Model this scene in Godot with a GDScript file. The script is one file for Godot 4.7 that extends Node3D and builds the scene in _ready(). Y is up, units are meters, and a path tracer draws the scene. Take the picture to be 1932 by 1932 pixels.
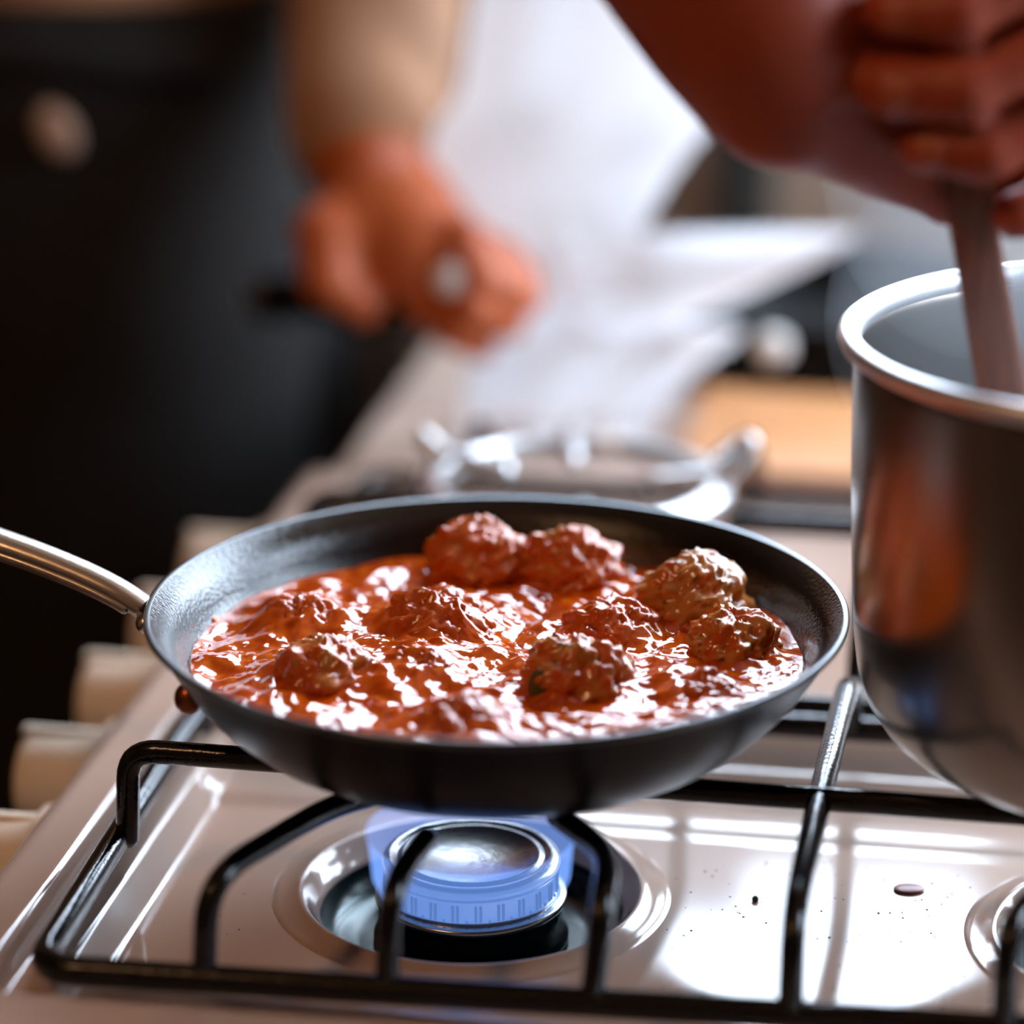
extends Node3D

var taken := {}
var M := {}
var rng := RandomNumberGenerator.new()
var wob := FastNoiseLite.new()

# ------------------------------------------------------------------ naming
func numbered(n: String) -> String:
	if not taken.has(n):
		taken[n] = 0
		return n
	taken[n] += 1
	return "%s_%03d" % [n, taken[n]]

func tag(o: Node3D, label: String, category: String, group := "") -> Node3D:
	o.set_meta("label", label)
	o.set_meta("category", category)
	if group != "":
		o.set_meta("group", group)
	return o

func thing(called: String, label: String, category: String, at := Vector3.ZERO, group := "") -> Node3D:
	var o := Node3D.new()
	o.name = numbered(called)
	add_child(o, true)
	o.position = at
	tag(o, label, category, group)
	return o

func part(called: String, mesh: Mesh, m: Material, parent: Node3D = null) -> MeshInstance3D:
	var o := MeshInstance3D.new()
	o.name = numbered(called) if parent == null else called
	o.mesh = mesh
	o.material_override = m
	o.cast_shadow = GeometryInstance3D.SHADOW_CASTING_SETTING_ON
	if parent == null:
		add_child(o, true)
	else:
		parent.add_child(o, true)
		o.position = -parent.position if parent.get_parent() == self else Vector3.ZERO
	return o

func structure(called: String, mesh: Mesh, m: Material, parent: Node3D = null) -> MeshInstance3D:
	var o := part(called, mesh, m, parent)
	if parent == null:
		o.set_meta("kind", "structure")
	return o

# ------------------------------------------------------------------ materials
func srgb(r: float, g: float, b: float) -> Color:
	return Color(r / 255.0, g / 255.0, b / 255.0)

func mat(c: Color, rough := 0.6, metal := 0.0) -> StandardMaterial3D:
	var m := StandardMaterial3D.new()
	m.albedo_color = c
	m.roughness = rough
	m.metallic = metal
	return m

func noise_tex(seed_: int, freq: float, oct := 4, ramp: Gradient = null, size := 512, kind := FastNoiseLite.TYPE_SIMPLEX_SMOOTH) -> NoiseTexture2D:
	var n := FastNoiseLite.new()
	n.seed = seed_
	n.frequency = freq
	n.noise_type = kind
	n.fractal_octaves = oct
	var t := NoiseTexture2D.new()
	t.width = size
	t.height = size
	t.seamless = true
	t.noise = n
	if ramp:
		t.color_ramp = ramp
	return t

func ramp(stops: Array) -> Gradient:
	var g := Gradient.new()
	var offs := PackedFloat32Array()
	var cols := PackedColorArray()
	for s in stops:
		offs.append(s[0])
		cols.append(s[1])
	g.offsets = offs
	g.colors = cols
	return g

func relief(m: StandardMaterial3D, tex: Texture2D, cm: float) -> void:
	m.heightmap_enabled = true
	m.heightmap_texture = tex
	m.heightmap_scale = cm

func triplanar(m: StandardMaterial3D, scale: float, stretch := Vector3.ONE) -> void:
	m.uv1_triplanar = true
	m.uv1_world_triplanar = true
	m.uv1_scale = stretch * scale

func make_materials() -> void:
	M.enamel = mat(srgb(180, 152, 136), 0.09)
	M.enamel.metallic_specular = 0.62
	M.side_enamel = mat(srgb(176, 154, 140), 0.22)
	M.black_enamel = mat(srgb(7, 8, 9), 0.15)
	M.black_enamel.metallic_specular = 0.5
	relief(M.black_enamel, noise_tex(3, 0.03, 3), 0.012)
	triplanar(M.black_enamel, 18.0)
	M.bowl = mat(srgb(16, 34, 34), 0.22)
	M.bowl.metallic = 0.5
	M.steel = mat(srgb(206, 206, 206), 0.3, 1.0)
	M.brushed = mat(srgb(158, 148, 138), 0.26, 1.0)
	M.rim_steel = mat(srgb(232, 233, 236), 0.42, 1.0)
	M.chrome = mat(srgb(228, 230, 232), 0.07, 1.0)
	M.handle = mat(srgb(205, 196, 186), 0.26, 1.0)
	relief(M.handle, noise_tex(31, 0.02, 4), 0.006)
	triplanar(M.handle, 14.0)
	M.capsteel = mat(srgb(170, 172, 172), 0.24, 1.0)
	relief(M.capsteel, noise_tex(33, 0.02, 4), 0.008)
	triplanar(M.capsteel, 16.0)
	M.pan_in = mat(srgb(14, 10, 8), 0.19)
	M.pan_in.metallic_specular = 0.5
	relief(M.pan_in, noise_tex(5, 0.06, 3), 0.03)
	triplanar(M.pan_in, 16.0)
	M.pan_out = mat(srgb(9, 11, 12), 0.34)
	M.pan_out.metallic_specular = 0.3
	M.pan_edge = mat(srgb(96, 99, 102), 0.3, 0.85)
	M.copper = mat(srgb(150, 84, 58), 0.35, 1.0)
	M.sauce = mat(Color.WHITE, 0.05)
	M.sauce.albedo_texture = noise_tex(8, 0.012, 5, ramp([[0.0, srgb(140, 44, 4)], [0.42, srgb(176, 64, 6)], [0.6, srgb(190, 78, 10)], [1.0, srgb(208, 110, 26)]]))
	M.sauce.metallic_specular = 0.62
	relief(M.sauce, noise_tex(9, 0.02, 2), 0.014)
	triplanar(M.sauce, 18.0)
	M.meat = mat(Color.WHITE, 0.22)
	M.meat.vertex_color_use_as_albedo = true
	M.meat.metallic_specular = 0.58
	relief(M.meat, noise_tex(10, 0.03, 2), 0.016)
	triplanar(M.meat, 22.0)
	M.skin = mat(srgb(182, 88, 38), 0.52)
	M.skin.subsurf_scatter_enabled = true
	M.skin.subsurf_scatter_strength = 0.12
	M.skin_deep = mat(srgb(158, 64, 34), 0.5)
	M.skin_deep.subsurf_scatter_enabled = true
	M.skin_deep.subsurf_scatter_strength = 0.12
	M.nail = mat(srgb(176, 92, 62), 0.38)
	M.hair = mat(srgb(24, 18, 15), 0.5)
	M.shirt = mat(srgb(164, 120, 88), 0.85)
	M.apron = mat(srgb(17, 12, 9), 0.95)
	M.trousers = mat(srgb(20, 20, 22), 0.9)
	M.shoe = mat(srgb(30, 26, 24), 0.5)
	M.button = mat(srgb(196, 164, 142), 0.4)
	M.towel = mat(srgb(238, 240, 243), 0.85)
	M.towel.backlight_enabled = true
	M.towel.backlight = srgb(236, 238, 242)
	M.wood = mat(Color.WHITE, 0.5)
	M.wood.albedo_texture = noise_tex(12, 0.02, 4, ramp([[0.0, srgb(92, 44, 20)], [0.5, srgb(120, 62, 30)], [1.0, srgb(138, 78, 40)]]))
	triplanar(M.wood, 6.0, Vector3(4.0, 0.35, 4.0))
	M.board = mat(Color.WHITE, 0.38)
	M.board.albedo_texture = noise_tex(13, 0.02, 4, ramp([[0.0, srgb(176, 116, 66)], [0.5, srgb(194, 134, 82)], [1.0, srgb(206, 150, 98)]]))
	triplanar(M.board, 2.5, Vector3(0.3, 4.0, 4.0))
	M.counter = mat(srgb(190, 166, 150), 0.4)
	M.cabinet = mat(Color.WHITE, 0.5)
	M.cabinet.albedo_texture = noise_tex(14, 0.02, 4, ramp([[0.0, srgb(92, 62, 42)], [1.0, srgb(124, 86, 58)]]))
	triplanar(M.cabinet, 1.2, Vector3(4.0, 0.3, 4.0))
	M.knob = mat(srgb(228, 208, 186), 0.2)
	M.wall = mat(srgb(160, 144, 128), 0.9)
	M.brown_wall = mat(srgb(82, 58, 42), 0.85)
	M.ceiling = mat(srgb(128, 102, 80), 0.9)
	M.floor = mat(srgb(84, 62, 46), 0.5)
	M.dark_trim = mat(srgb(34, 38, 36), 0.6)
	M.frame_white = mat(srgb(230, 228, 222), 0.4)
	M.glass = StandardMaterial3D.new()
	M.glass.transparency = BaseMaterial3D.TRANSPARENCY_ALPHA
	M.glass.albedo_color = Color(0.95, 0.98, 1.0, 0.04)
	M.glass.roughness = 0.02
	M.herb = mat(srgb(74, 72, 34), 0.6)
	M.tomato = mat(srgb(122, 40, 22), 0.4)
	M.crumb = mat(srgb(52, 44, 36), 0.7)
	M.port = mat(srgb(8, 10, 22), 0.7)
	M.rubber = mat(srgb(18, 18, 18), 0.8)
	M.flame = StandardMaterial3D.new()
	M.flame.transparency = BaseMaterial3D.TRANSPARENCY_ALPHA
	M.flame.albedo_color = Color(0.05, 0.1, 0.2, 0.014)
	M.flame.roughness = 1.0
	M.flame.emission_enabled = true
	M.flame.emission = srgb(122, 168, 255)
	M.flame.emission_energy_multiplier = 4.4
	M.steam = FogMaterial.new()
	M.steam.density = 1.5
	M.steam.albedo = srgb(250, 250, 252)
	M.bulb = mat(srgb(255, 236, 210), 0.5)
	M.bulb.emission_enabled = true
	M.bulb.emission = srgb(255, 205, 150)
	M.bulb.emission_energy_multiplier = 4.0

# ------------------------------------------------------------------ meshes
func orient(v: PackedVector3Array, idx: PackedInt32Array) -> PackedInt32Array:
	var c := Vector3.ZERO
	for p in v:
		c += p
	c /= maxf(1.0, v.size())
	var s := 0.0
	for t in range(0, idx.size(), 3):
		var a := v[idx[t]]
		var n := (v[idx[t + 2]] - a).cross(v[idx[t + 1]] - a)
		s += n.dot((a + v[idx[t + 1]] + v[idx[t + 2]]) / 3.0 - c)
	if s < 0.0:
		for t in range(0, idx.size(), 3):
			var k := idx[t + 1]
			idx[t + 1] = idx[t + 2]
			idx[t + 2] = k
	return idx

func build(v: PackedVector3Array, idx: PackedInt32Array, closed := true, col := PackedColorArray()) -> ArrayMesh:
	if closed:
		idx = orient(v, idx)
	var n := PackedVector3Array()
	n.resize(v.size())
	for t in range(0, idx.size(), 3):
		var a := v[idx[t]]
		var f := (v[idx[t + 2]] - a).cross(v[idx[t + 1]] - a)
		n[idx[t]] += f
		n[idx[t + 1]] += f
		n[idx[t + 2]] += f
	for i in n.size():
		n[i] = n[i].normalized() if n[i].length_squared() > 0.0 else Vector3.UP
	var arr := []
	arr.resize(Mesh.ARRAY_MAX)
	arr[Mesh.ARRAY_VERTEX] = v
	arr[Mesh.ARRAY_NORMAL] = n
	arr[Mesh.ARRAY_INDEX] = idx
	if col.size() == v.size():
		arr[Mesh.ARRAY_COLOR] = col
	var m := ArrayMesh.new()
	m.add_surface_from_arrays(Mesh.PRIMITIVE_TRIANGLES, arr)
	return m

# several shapes collected into one mesh
class Pile:
	var v := PackedVector3Array()
	var i := PackedInt32Array()
	func add(other_v: PackedVector3Array, other_i: PackedInt32Array) -> void:
		var off := v.size()
		v.append_array(other_v)
		for k in other_i:
			i.append(k + off)

func joined(list: Array) -> ArrayMesh:
	var p := Pile.new()
	for l in list:
		p.add(l[0], orient(l[0], l[1]))
	return build(p.v, p.i, false)

func solid(l: Array) -> ArrayMesh:
	return build(l[0], l[1])

# rings of points (all of one length, closed round) joined into a tube with flat end fans
func loft(rings: Array, caps := true) -> Array:
	var v := PackedVector3Array()
	var idx := PackedInt32Array()
	var n: int = rings[0].size()
	for r in rings:
		v.append_array(r)
	for j in rings.size() - 1:
		for k in n:
			var a := j * n + k
			var b := j * n + (k + 1) % n
			idx.append_array([a, b, a + n, b, b + n, a + n])
	if caps:
		for e in 2:
			var base: int = 0 if e == 0 else (rings.size() - 1) * n
			var c := Vector3.ZERO
			for k in n:
				c += v[base + k]
			v.append(c / n)
			var ci := v.size() - 1
			for k in n:
				var a := base + k
				var b := base + (k + 1) % n
				if e == 0:
					idx.append_array([ci, b, a])
				else:
					idx.append_array([ci, a, b])
	return [v, idx]

func tube(pts: Array, ra: float, rb := -1.0, sides := 14, flat := 1.0) -> Array:
	if rb < 0.0:
		rb = ra
	var n := pts.size()
	var total := 0.0
	for k in n - 1:
		total += (pts[k + 1] - pts[k]).length()
	var rings := []
	var up := Vector3.UP
	var d0: Vector3 = (pts[1] - pts[0]).normalized()
	if absf(d0.dot(up)) > 0.95:
		up = Vector3.RIGHT
	var run := 0.0
	for k in n:
		var d: Vector3 = (pts[mini(k + 1, n - 1)] - pts[maxi(k - 1, 0)]).normalized()
		var s := d.cross(up).normalized()
		up = s.cross(d).normalized()
		if k > 0:
			run += (pts[k] - pts[k - 1]).length()
		var r: float = lerpf(ra, rb, run / maxf(total, 1e-6))
		var here := [[0.0, 1.0]]
		if k == 0:
			here = [[-0.9, 0.35], [-0.6, 0.78], [-0.22, 0.97], [0.0, 1.0]]
		elif k == n - 1:
			here = [[0.0, 1.0], [0.22, 0.97], [0.6, 0.78], [0.9, 0.35]]
		for h in here:
			var ring := PackedVector3Array()
			var c: Vector3 = pts[k] + d * (h[0] * r * minf(flat, 1.0))
			for q in sides:
				var an := TAU * q / sides
				ring.append(c + (s * cos(an) + up * sin(an) * flat) * (r * h[1]))
			rings.append(ring)
	return loft(rings)

# a polyline with its corners rounded
func bent(pts: Array, rad: float, steps := 7) -> Array:
	var out := [pts[0]]
	for k in range(1, pts.size() - 1):
		var a: Vector3 = pts[k - 1]
		var b: Vector3 = pts[k]
		var c: Vector3 = pts[k + 1]
		var r1 := minf(rad, (a - b).length() * 0.49)
		var r2 := minf(rad, (c - b).length() * 0.49)
		var p := b + (a - b).normalized() * r1
		var q := b + (c - b).normalized() * r2
		for s in steps + 1:
			var t := float(s) / steps
			out.append(p.lerp(b, t).lerp(b.lerp(q, t), t))
	out.append(pts[pts.size() - 1])
	return out

func spline(pts: Array, steps := 6) -> Array:
	var out := []
	for k in pts.size() - 1:
		var a: Vector3 = pts[maxi(k - 1, 0)]
		var b: Vector3 = pts[k]
		var c: Vector3 = pts[k + 1]
		var d: Vector3 = pts[mini(k + 2, pts.size() - 1)]
		for s in steps:
			out.append(b.cubic_interpolate(c, a, d, float(s) / steps))
	out.append(pts[pts.size() - 1])
	return out

# profile of (radius, height) pairs turned round the upright axis through c
func lathe(profile: Array, c: Vector3, seg := 96) -> Array:
	var v := PackedVector3Array()
	var idx := PackedInt32Array()
	var n := profile.size()
	for k in n:
		for s in seg:
			var an := TAU * s / seg
			v.append(c + Vector3(cos(an) * profile[k][0], profile[k][1], sin(an) * profile[k][0]))
	for k in n - 1:
		for s in seg:
			var a := k * seg + s
			var b := k * seg + (s + 1) % seg
			idx.append_array([a, b, a + seg, b, b + seg, a + seg])
	return [v, idx]

func turned(l: Array, b: Basis, at: Vector3) -> Array:
	var v: PackedVector3Array = l[0]
	for k in v.size():
		v[k] = b * v[k] + at
	return [v, l[1]]

func box_side(v: PackedVector3Array, c: Vector3, idx: PackedInt32Array, a: int, b: int, d: int, e: int) -> void:
	var n: Vector3 = (v[d] - v[a]).cross(v[b] - v[a])
	if n.dot((v[a] + v[d]) / 2.0 - c) > 0.0:
		idx.append_array([a, b, d, a, d, e])
	else:
		idx.append_array([a, d, b, a, e, d])

# a box with chamfered edges
func box(lo: Vector3, hi: Vector3, bevel := 0.002) -> Array:
	var v := PackedVector3Array()
	var idx := PackedInt32Array()
	var c := (lo + hi) / 2.0
	var h := (hi - lo) / 2.0
	bevel = minf(bevel, minf(h.x, minf(h.y, h.z)) * 0.9)
	var id := {}
	for sx in [-1, 1]:
		for sy in [-1, 1]:
			for sz in [-1, 1]:
				for ax in 3:
					var p := Vector3(sx * (h.x - bevel), sy * (h.y - bevel), sz * (h.z - bevel))
					p[ax] = [sx, sy, sz][ax] * h[ax]
					id[[sx, sy, sz, ax]] = v.size()
					v.append(c + p)
	for ax in 3:
		var o1 := (ax + 1) % 3
		var o2 := (ax + 2) % 3
		for s in [-1, 1]:
			var ks := []
			for t in [[-1, -1], [1, -1], [1, 1], [-1, 1]]:
				var g := [0, 0, 0]
				g[ax] = s
				g[o1] = t[0]
				g[o2] = t[1]
				ks.append(id[[g[0], g[1], g[2], ax]])
			box_side(v, c, idx, ks[0], ks[1], ks[2], ks[3])
		for s1 in [-1, 1]:
			for s2 in [-1, 1]:
				var g1 := [0, 0, 0]
				g1[o1] = s1
				g1[o2] = s2
				g1[ax] = -1
				var g2 := g1.duplicate()
				g2[ax] = 1
				box_side(v, c, idx, id[[g1[0], g1[1], g1[2], o1]], id[[g2[0], g2[1], g2[2], o1]], id[[g2[0], g2[1], g2[2], o2]], id[[g1[0], g1[1], g1[2], o2]])
	for sx in [-1, 1]:
		for sy in [-1, 1]:
			for sz in [-1, 1]:
				var a: int = id[[sx, sy, sz, 0]]
				var b: int = id[[sx, sy, sz, 1]]
				var d: int = id[[sx, sy, sz, 2]]
				var n := (v[d] - v[a]).cross(v[b] - v[a])
				if n.dot(v[a] - c) > 0.0:
					idx.append_array([a, b, d])
				else:
					idx.append_array([a, d, b])
	return [v, idx]

# tapered capsules [a, b, radius_a, radius_b] joined with a smooth minimum, meshed as surface nets
func flesh(bones: Array, cell: float, k: float, y_min := -9.0, y_max := 9.0) -> Array:
	var lo := Vector3.INF
	var hi := -Vector3.INF
	for b in bones:
		var r := maxf(b[2], b[3])
		for p in [b[0], b[1]]:
			lo = lo.min(p - Vector3.ONE * r)
			hi = hi.max(p + Vector3.ONE * r)
	lo -= Vector3.ONE * cell * 3.0
	hi += Vector3.ONE * cell * 3.0
	var n := Vector3i(((hi - lo) / cell).ceil()) + Vector3i.ONE
	var nx := n.x
	var nxy := n.x * n.y
	var f := PackedFloat32Array()
	f.resize(nx * n.y * n.z)
	f.fill(1.0)
	for b in bones:
		var a: Vector3 = b[0]
		var ba: Vector3 = b[1] - b[0]
		var r0: float = b[2]
		var dr: float = b[3] - b[2]
		var kk: float = b[4] if b.size() > 4 else k
		var inv := 1.0 / maxf(ba.length_squared(), 1e-9)
		var reach := Vector3.ONE * (maxf(b[2], b[3]) + kk + cell * 2.0)
		var p0 := Vector3i((((a.min(b[1]) - reach) - lo) / cell).floor()).clamp(Vector3i.ZERO, n - Vector3i.ONE)
		var p1 := Vector3i((((a.max(b[1]) + reach) - lo) / cell).ceil()).clamp(Vector3i.ZERO, n - Vector3i.ONE)
		for z in range(p0.z, p1.z + 1):
			for y in range(p0.y, p1.y + 1):
				var row := z * nxy + y * nx
				for x in range(p0.x, p1.x + 1):
					var q := lo + Vector3(x, y, z) * cell - a
					var h := clampf(q.dot(ba) * inv, 0.0, 1.0)
					var d := (q - ba * h).length() - r0 - dr * h
					var e := f[row + x]
					var m := maxf(kk - absf(d - e), 0.0) / kk
					f[row + x] = minf(d, e) - m * m * kk * 0.25
	if y_min > -9.0 or y_max < 9.0:
		for z in n.z:
			for y in n.y:
				for x in nx:
					var i := z * nxy + y * nx + x
					f[i] = maxf(f[i], maxf(lo.y + y * cell - y_max, y_min - lo.y - y * cell))
	var v := PackedVector3Array()
	var idx := PackedInt32Array()
	var at := {}
	var off := [0, 1, nx, nx + 1, nxy, nxy + 1, nxy + nx, nxy + nx + 1]
	var cor := [Vector3(0, 0, 0), Vector3(1, 0, 0), Vector3(0, 1, 0), Vector3(1, 1, 0), Vector3(0, 0, 1), Vector3(1, 0, 1), Vector3(0, 1, 1), Vector3(1, 1, 1)]
	var edges := [[0, 1], [2, 3], [4, 5], [6, 7], [0, 2], [1, 3], [4, 6], [5, 7], [0, 4], [1, 5], [2, 6], [3, 7]]
	for z in n.z - 1:
		for y in n.y - 1:
			for x in nx - 1:
				var i := z * nxy + y * nx + x
				var inside := f[i] < 0.0
				var same := true
				for o in off:
					if (f[i + o] < 0.0) != inside:
						same = false
						break
				if same:
					continue
				var c := Vector3.ZERO
				var cnt := 0
				for e in edges:
					var d0 := f[i + off[e[0]]]
					var d1 := f[i + off[e[1]]]
					if (d0 < 0.0) != (d1 < 0.0):
						c += cor[e[0]].lerp(cor[e[1]], d0 / (d0 - d1))
						cnt += 1
				at[i] = v.size()
				v.append(lo + (Vector3(x, y, z) + c / cnt) * cell)
	for z in range(1, n.z - 1):
		for y in range(1, n.y - 1):
			for x in range(1, nx - 1):
				var i := z * nxy + y * nx + x
				var here := f[i] < 0.0
				for ax in 3:
					var step: int = [1, nx, nxy][ax]
					if (f[i + step] < 0.0) == here:
						continue
					var s1: int = [nx, nxy, 1][ax]
					var s2: int = [nxy, 1, nx][ax]
					var a: int = at[i - s1 - s2]
					var b: int = at[i - s2]
					var c: int = at[i]
					var d: int = at[i - s1]
					if here:
						idx.append_array([a, c, b, a, d, c])
					else:
						idx.append_array([a, b, c, a, c, d])
	return [v, idx]

func ball(c: Vector3, r: float, squash := Vector3.ONE, rings := 16, seg := 24) -> Array:
	var prof := []
	for k in rings + 1:
		var an := -PI / 2 + PI * k / rings
		prof.append([cos(an), sin(an)])
	var l := lathe(prof, Vector3.ZERO, seg)
	return turned(l, Basis.from_scale(squash * r), c)

# ------------------------------------------------------------------ camera, sky, lamps, room
func make_view() -> void:
	var cam := Camera3D.new()
	cam.name = "camera"
	cam.position = Vector3(0.19295, 0.52165, 1.08796)
	cam.rotation = Vector3(deg_to_rad(-18.5), deg_to_rad(9.7), 0)
	cam.near = 0.05
	cam.far = 50.0
	var lens := CameraAttributesPhysical.new()
	lens.frustum_focal_length = 70.2
	lens.frustum_focus_distance = 1.195
	lens.exposure_aperture = 1.5
	lens.frustum_near = 0.05
	lens.frustum_far = 50.0
	cam.attributes = lens
	add_child(cam)
	cam.current = true
	var env := Environment.new()
	env.background_mode = Environment.BG_SKY
	var sky := Sky.new()
	var sm := ProceduralSkyMaterial.new()
	sm.sky_top_color = srgb(214, 233, 255)
	sm.sky_horizon_color = srgb(222, 238, 255)
	sm.ground_horizon_color = srgb(190, 190, 186)
	sm.ground_bottom_color = srgb(150, 148, 142)
	sm.sun_angle_max = 0.0
	sky.sky_material = sm
	env.sky = sky
	env.background_energy_multiplier = 21.0
	env.tonemap_mode = Environment.TONE_MAPPER_LINEAR
	env.tonemap_exposure = 1.1
	env.volumetric_fog_enabled = true
	env.volumetric_fog_density = 0.0
	env.sdfgi_enabled = true
	env.ssao_enabled = true
	env.ssil_enabled = true
	var we := WorldEnvironment.new()
	we.name = "world"
	we.environment = env
	add_child(we)

const ROOM_LO := Vector3(-2.2, -0.92, -1.15)
const ROOM_HI := Vector3(1.9, 1.75, 2.6)
const WINDOW_A := [-0.30, 0.225, 0.50, 1.60]
const WINDOW_B := [0.235, 1.72, 0.29, 1.60]
const SIDE_LO := Vector2(-0.95, 0.45)   # z, y of the side window's corners
const SIDE_HI := Vector2(0.25, 1.60)

func make_room() -> void:
	var t := 0.12
	var lo := ROOM_LO
	var hi := ROOM_HI
	structure("floor", solid(box(Vector3(lo.x - t, lo.y - t, lo.z - t), Vector3(hi.x + t, lo.y, hi.z + t), 0.001)), M.floor)
	structure("ceiling", solid(box(Vector3(lo.x - t, hi.y, lo.z - t), Vector3(hi.x + t, hi.y + t, hi.z + t), 0.001)), M.ceiling)
	structure("wall_left", solid(box(Vector3(lo.x - t, lo.y, lo.z - t), Vector3(lo.x, hi.y, hi.z + t), 0.001)), M.brown_wall)
	var a := SIDE_LO
	var e := SIDE_HI
	structure("wall_right", joined([
		box(Vector3(hi.x, lo.y, lo.z - t), Vector3(hi.x + t, a.y, hi.z + t), 0.001),
		box(Vector3(hi.x, e.y, lo.z - t), Vector3(hi.x + t, hi.y, hi.z + t), 0.001),
		box(Vector3(hi.x, a.y, lo.z - t), Vector3(hi.x + t, e.y, a.x), 0.001),
		box(Vector3(hi.x, a.y, e.x), Vector3(hi.x + t, e.y, hi.z + t), 0.001)]), M.brown_wall)
	var w2 := Node3D.new()
	w2.name = "window_2"
	w2.set_meta("kind", "structure")
	add_child(w2)
	var x0 := hi.x + 0.04
	var x1 := hi.x + 0.09
	part("window_frame", joined([
		box(Vector3(x0, a.y, a.x), Vector3(x1, a.y + 0.045, e.x), 0.004),
		box(Vector3(x0, e.y - 0.045, a.x), Vector3(x1, e.y, e.x), 0.004),
		box(Vector3(x0, a.y + 0.045, a.x), Vector3(x1, e.y - 0.045, a.x + 0.045), 0.004),
		box(Vector3(x0, a.y + 0.045, e.x - 0.045), Vector3(x1, e.y - 0.045, e.x), 0.004)]), M.frame_white, w2)
	part("pane", solid(box(Vector3(x0 + 0.022, a.y + 0.045, a.x + 0.045), Vector3(x0 + 0.026, e.y - 0.045, e.x - 0.045), 0.0005)), M.glass, w2)
	structure("wall_front", solid(box(Vector3(lo.x, lo.y, hi.z), Vector3(hi.x, hi.y, hi.z + t), 0.001)), M.brown_wall)
	var holes := [WINDOW_A, WINDOW_B]   # x from, x to, sill, head
	var pieces := [
		box(Vector3(lo.x, lo.y, lo.z - t), Vector3(holes[0][0], hi.y, lo.z), 0.001),
		box(Vector3(holes[0][1], lo.y, lo.z - t), Vector3(holes[1][0], hi.y, lo.z), 0.001),
		box(Vector3(holes[1][1], lo.y, lo.z - t), Vector3(hi.x, hi.y, lo.z), 0.001)]
	for h in holes:
		pieces.append(box(Vector3(h[0], lo.y, lo.z - t), Vector3(h[1], h[2], lo.z), 0.001))
		pieces.append(box(Vector3(h[0], h[3], lo.z - t), Vector3(h[1], hi.y, lo.z), 0.001))
	structure("wall_back", joined(pieces), M.wall)
	var z0 := lo.z - 0.09
	var z1 := lo.z - 0.04
	var b := 0.035
	for n in 2:
		var h: Array = holes[n]
		var w := Node3D.new()
		w.name = ["window_1", "window_3"][n]
		w.set_meta("kind", "structure")
		add_child(w)
		part("window_frame", joined([
			box(Vector3(h[0], h[2], z0), Vector3(h[1], h[2] + b, z1), 0.004),
			box(Vector3(h[0], h[3] - b, z0), Vector3(h[1], h[3], z1), 0.004),
			box(Vector3(h[0], h[2] + b, z0), Vector3(h[0] + b, h[3] - b, z1), 0.004),
			box(Vector3(h[1] - b, h[2] + b, z0), Vector3(h[1], h[3] - b, z1), 0.004)]), M.frame_white, w)
		part("window_sill", solid(box(Vector3(h[0], h[2] - 0.03, lo.z - 0.1), Vector3(h[1], h[2], lo.z + 0.04), 0.004)), M.frame_white, w)
		part("pane", solid(box(Vector3(h[0] + b, h[2] + b, z0 + 0.022), Vector3(h[1] - b, h[3] - b, z0 + 0.026), 0.0005)), M.glass, w)
	structure("trim_1", solid(box(Vector3(-0.033, 0.0, lo.z), Vector3(0.012, 0.47, lo.z + 0.03), 0.006)), M.dark_trim)
	# warm ceiling lamp over the cook's side of the room
	var lamp := thing("ceiling_lamp", "round warm white glass ceiling lamp in the corner behind the camera", "lamp", Vector3(-0.75, 1.62, 1.15))
	part("canopy", solid(lathe([[0.0, 0.13], [0.07, 0.13], [0.075, 0.125], [0.075, 0.11], [0.03, 0.1], [0.0, 0.1]], lamp.position, 40)), M.frame_white, lamp)
	part("glass_globe", solid(ball(lamp.position, 0.11)), M.bulb, lamp)
	var l := OmniLight3D.new()
	l.name = "lamp_light"
	l.light_color = srgb(255, 196, 140)
	l.light_energy = 0.65
	l.light_size = 0.11
	l.omni_range = 12.0
	l.omni_attenuation = 2.0
	l.shadow_enabled = true
	lamp.add_child(l)

# ------------------------------------------------------------------ the stove
const BURNERS := [Vector2(-0.0100, -0.001), Vector2(0.270, -0.001), Vector2(-0.016, -0.318), Vector2(0.270, -0.318)]

func sst(a: float, b: float, x: float) -> float:
	return smoothstep(a, b, x)

const WELL := -0.012

# a straight slope from 0 to 1 with short rounded ends
func ramp_up(a: float, b: float, x: float, soft: float) -> float:
	var t := clampf((x - a) / (b - a), 0.0, 1.0)
	if t < soft:
		return t * t / (2.0 * soft * (1.0 - soft))
	if t > 1.0 - soft:
		return 1.0 - (1.0 - t) * (1.0 - t) / (2.0 * soft * (1.0 - soft))
	return (t - soft / 2.0) / (1.0 - soft)

func hob_y(x: float, z: float) -> float:
	var left := 1.0 - sst(-0.1685, -0.1595, x)
	var near := sst(0.144, 0.154, z)
	var y := 0.010 * maxf(left, near)
	# the sunk field that the near burners stand in
	var field := ramp_up(-0.1462, -0.1345, x, 0.18) * (1.0 - sst(0.112, 0.126, z)) * (1.0 - sst(0.410, 0.425, x))
	var back := 0.003 * sst(0.064, 0.080, -z) + 0.009 * sst(0.134, 0.157, -z)
	y += field * (WELL + back)
	if x < -0.183:
		var d := minf(-0.183 - x, 0.0119)
		y -= 0.012 - sqrt(0.000144 - d * d)
	if z < -0.474:
		y -= 0.002
	for b in BURNERS:
		if Vector2(x, z).distance_to(b) < 0.0715:
			y = -0.04
	return y

func steps(list: Array) -> PackedFloat32Array:
	var out := PackedFloat32Array()
	for l in list:
		var n: int = int(round((l[1] - l[0]) / l[2]))
		for k in n:
			out.append(l[0] + (l[1] - l[0]) * k / n)
	out.append(list[-1][1])
	return out

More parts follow.
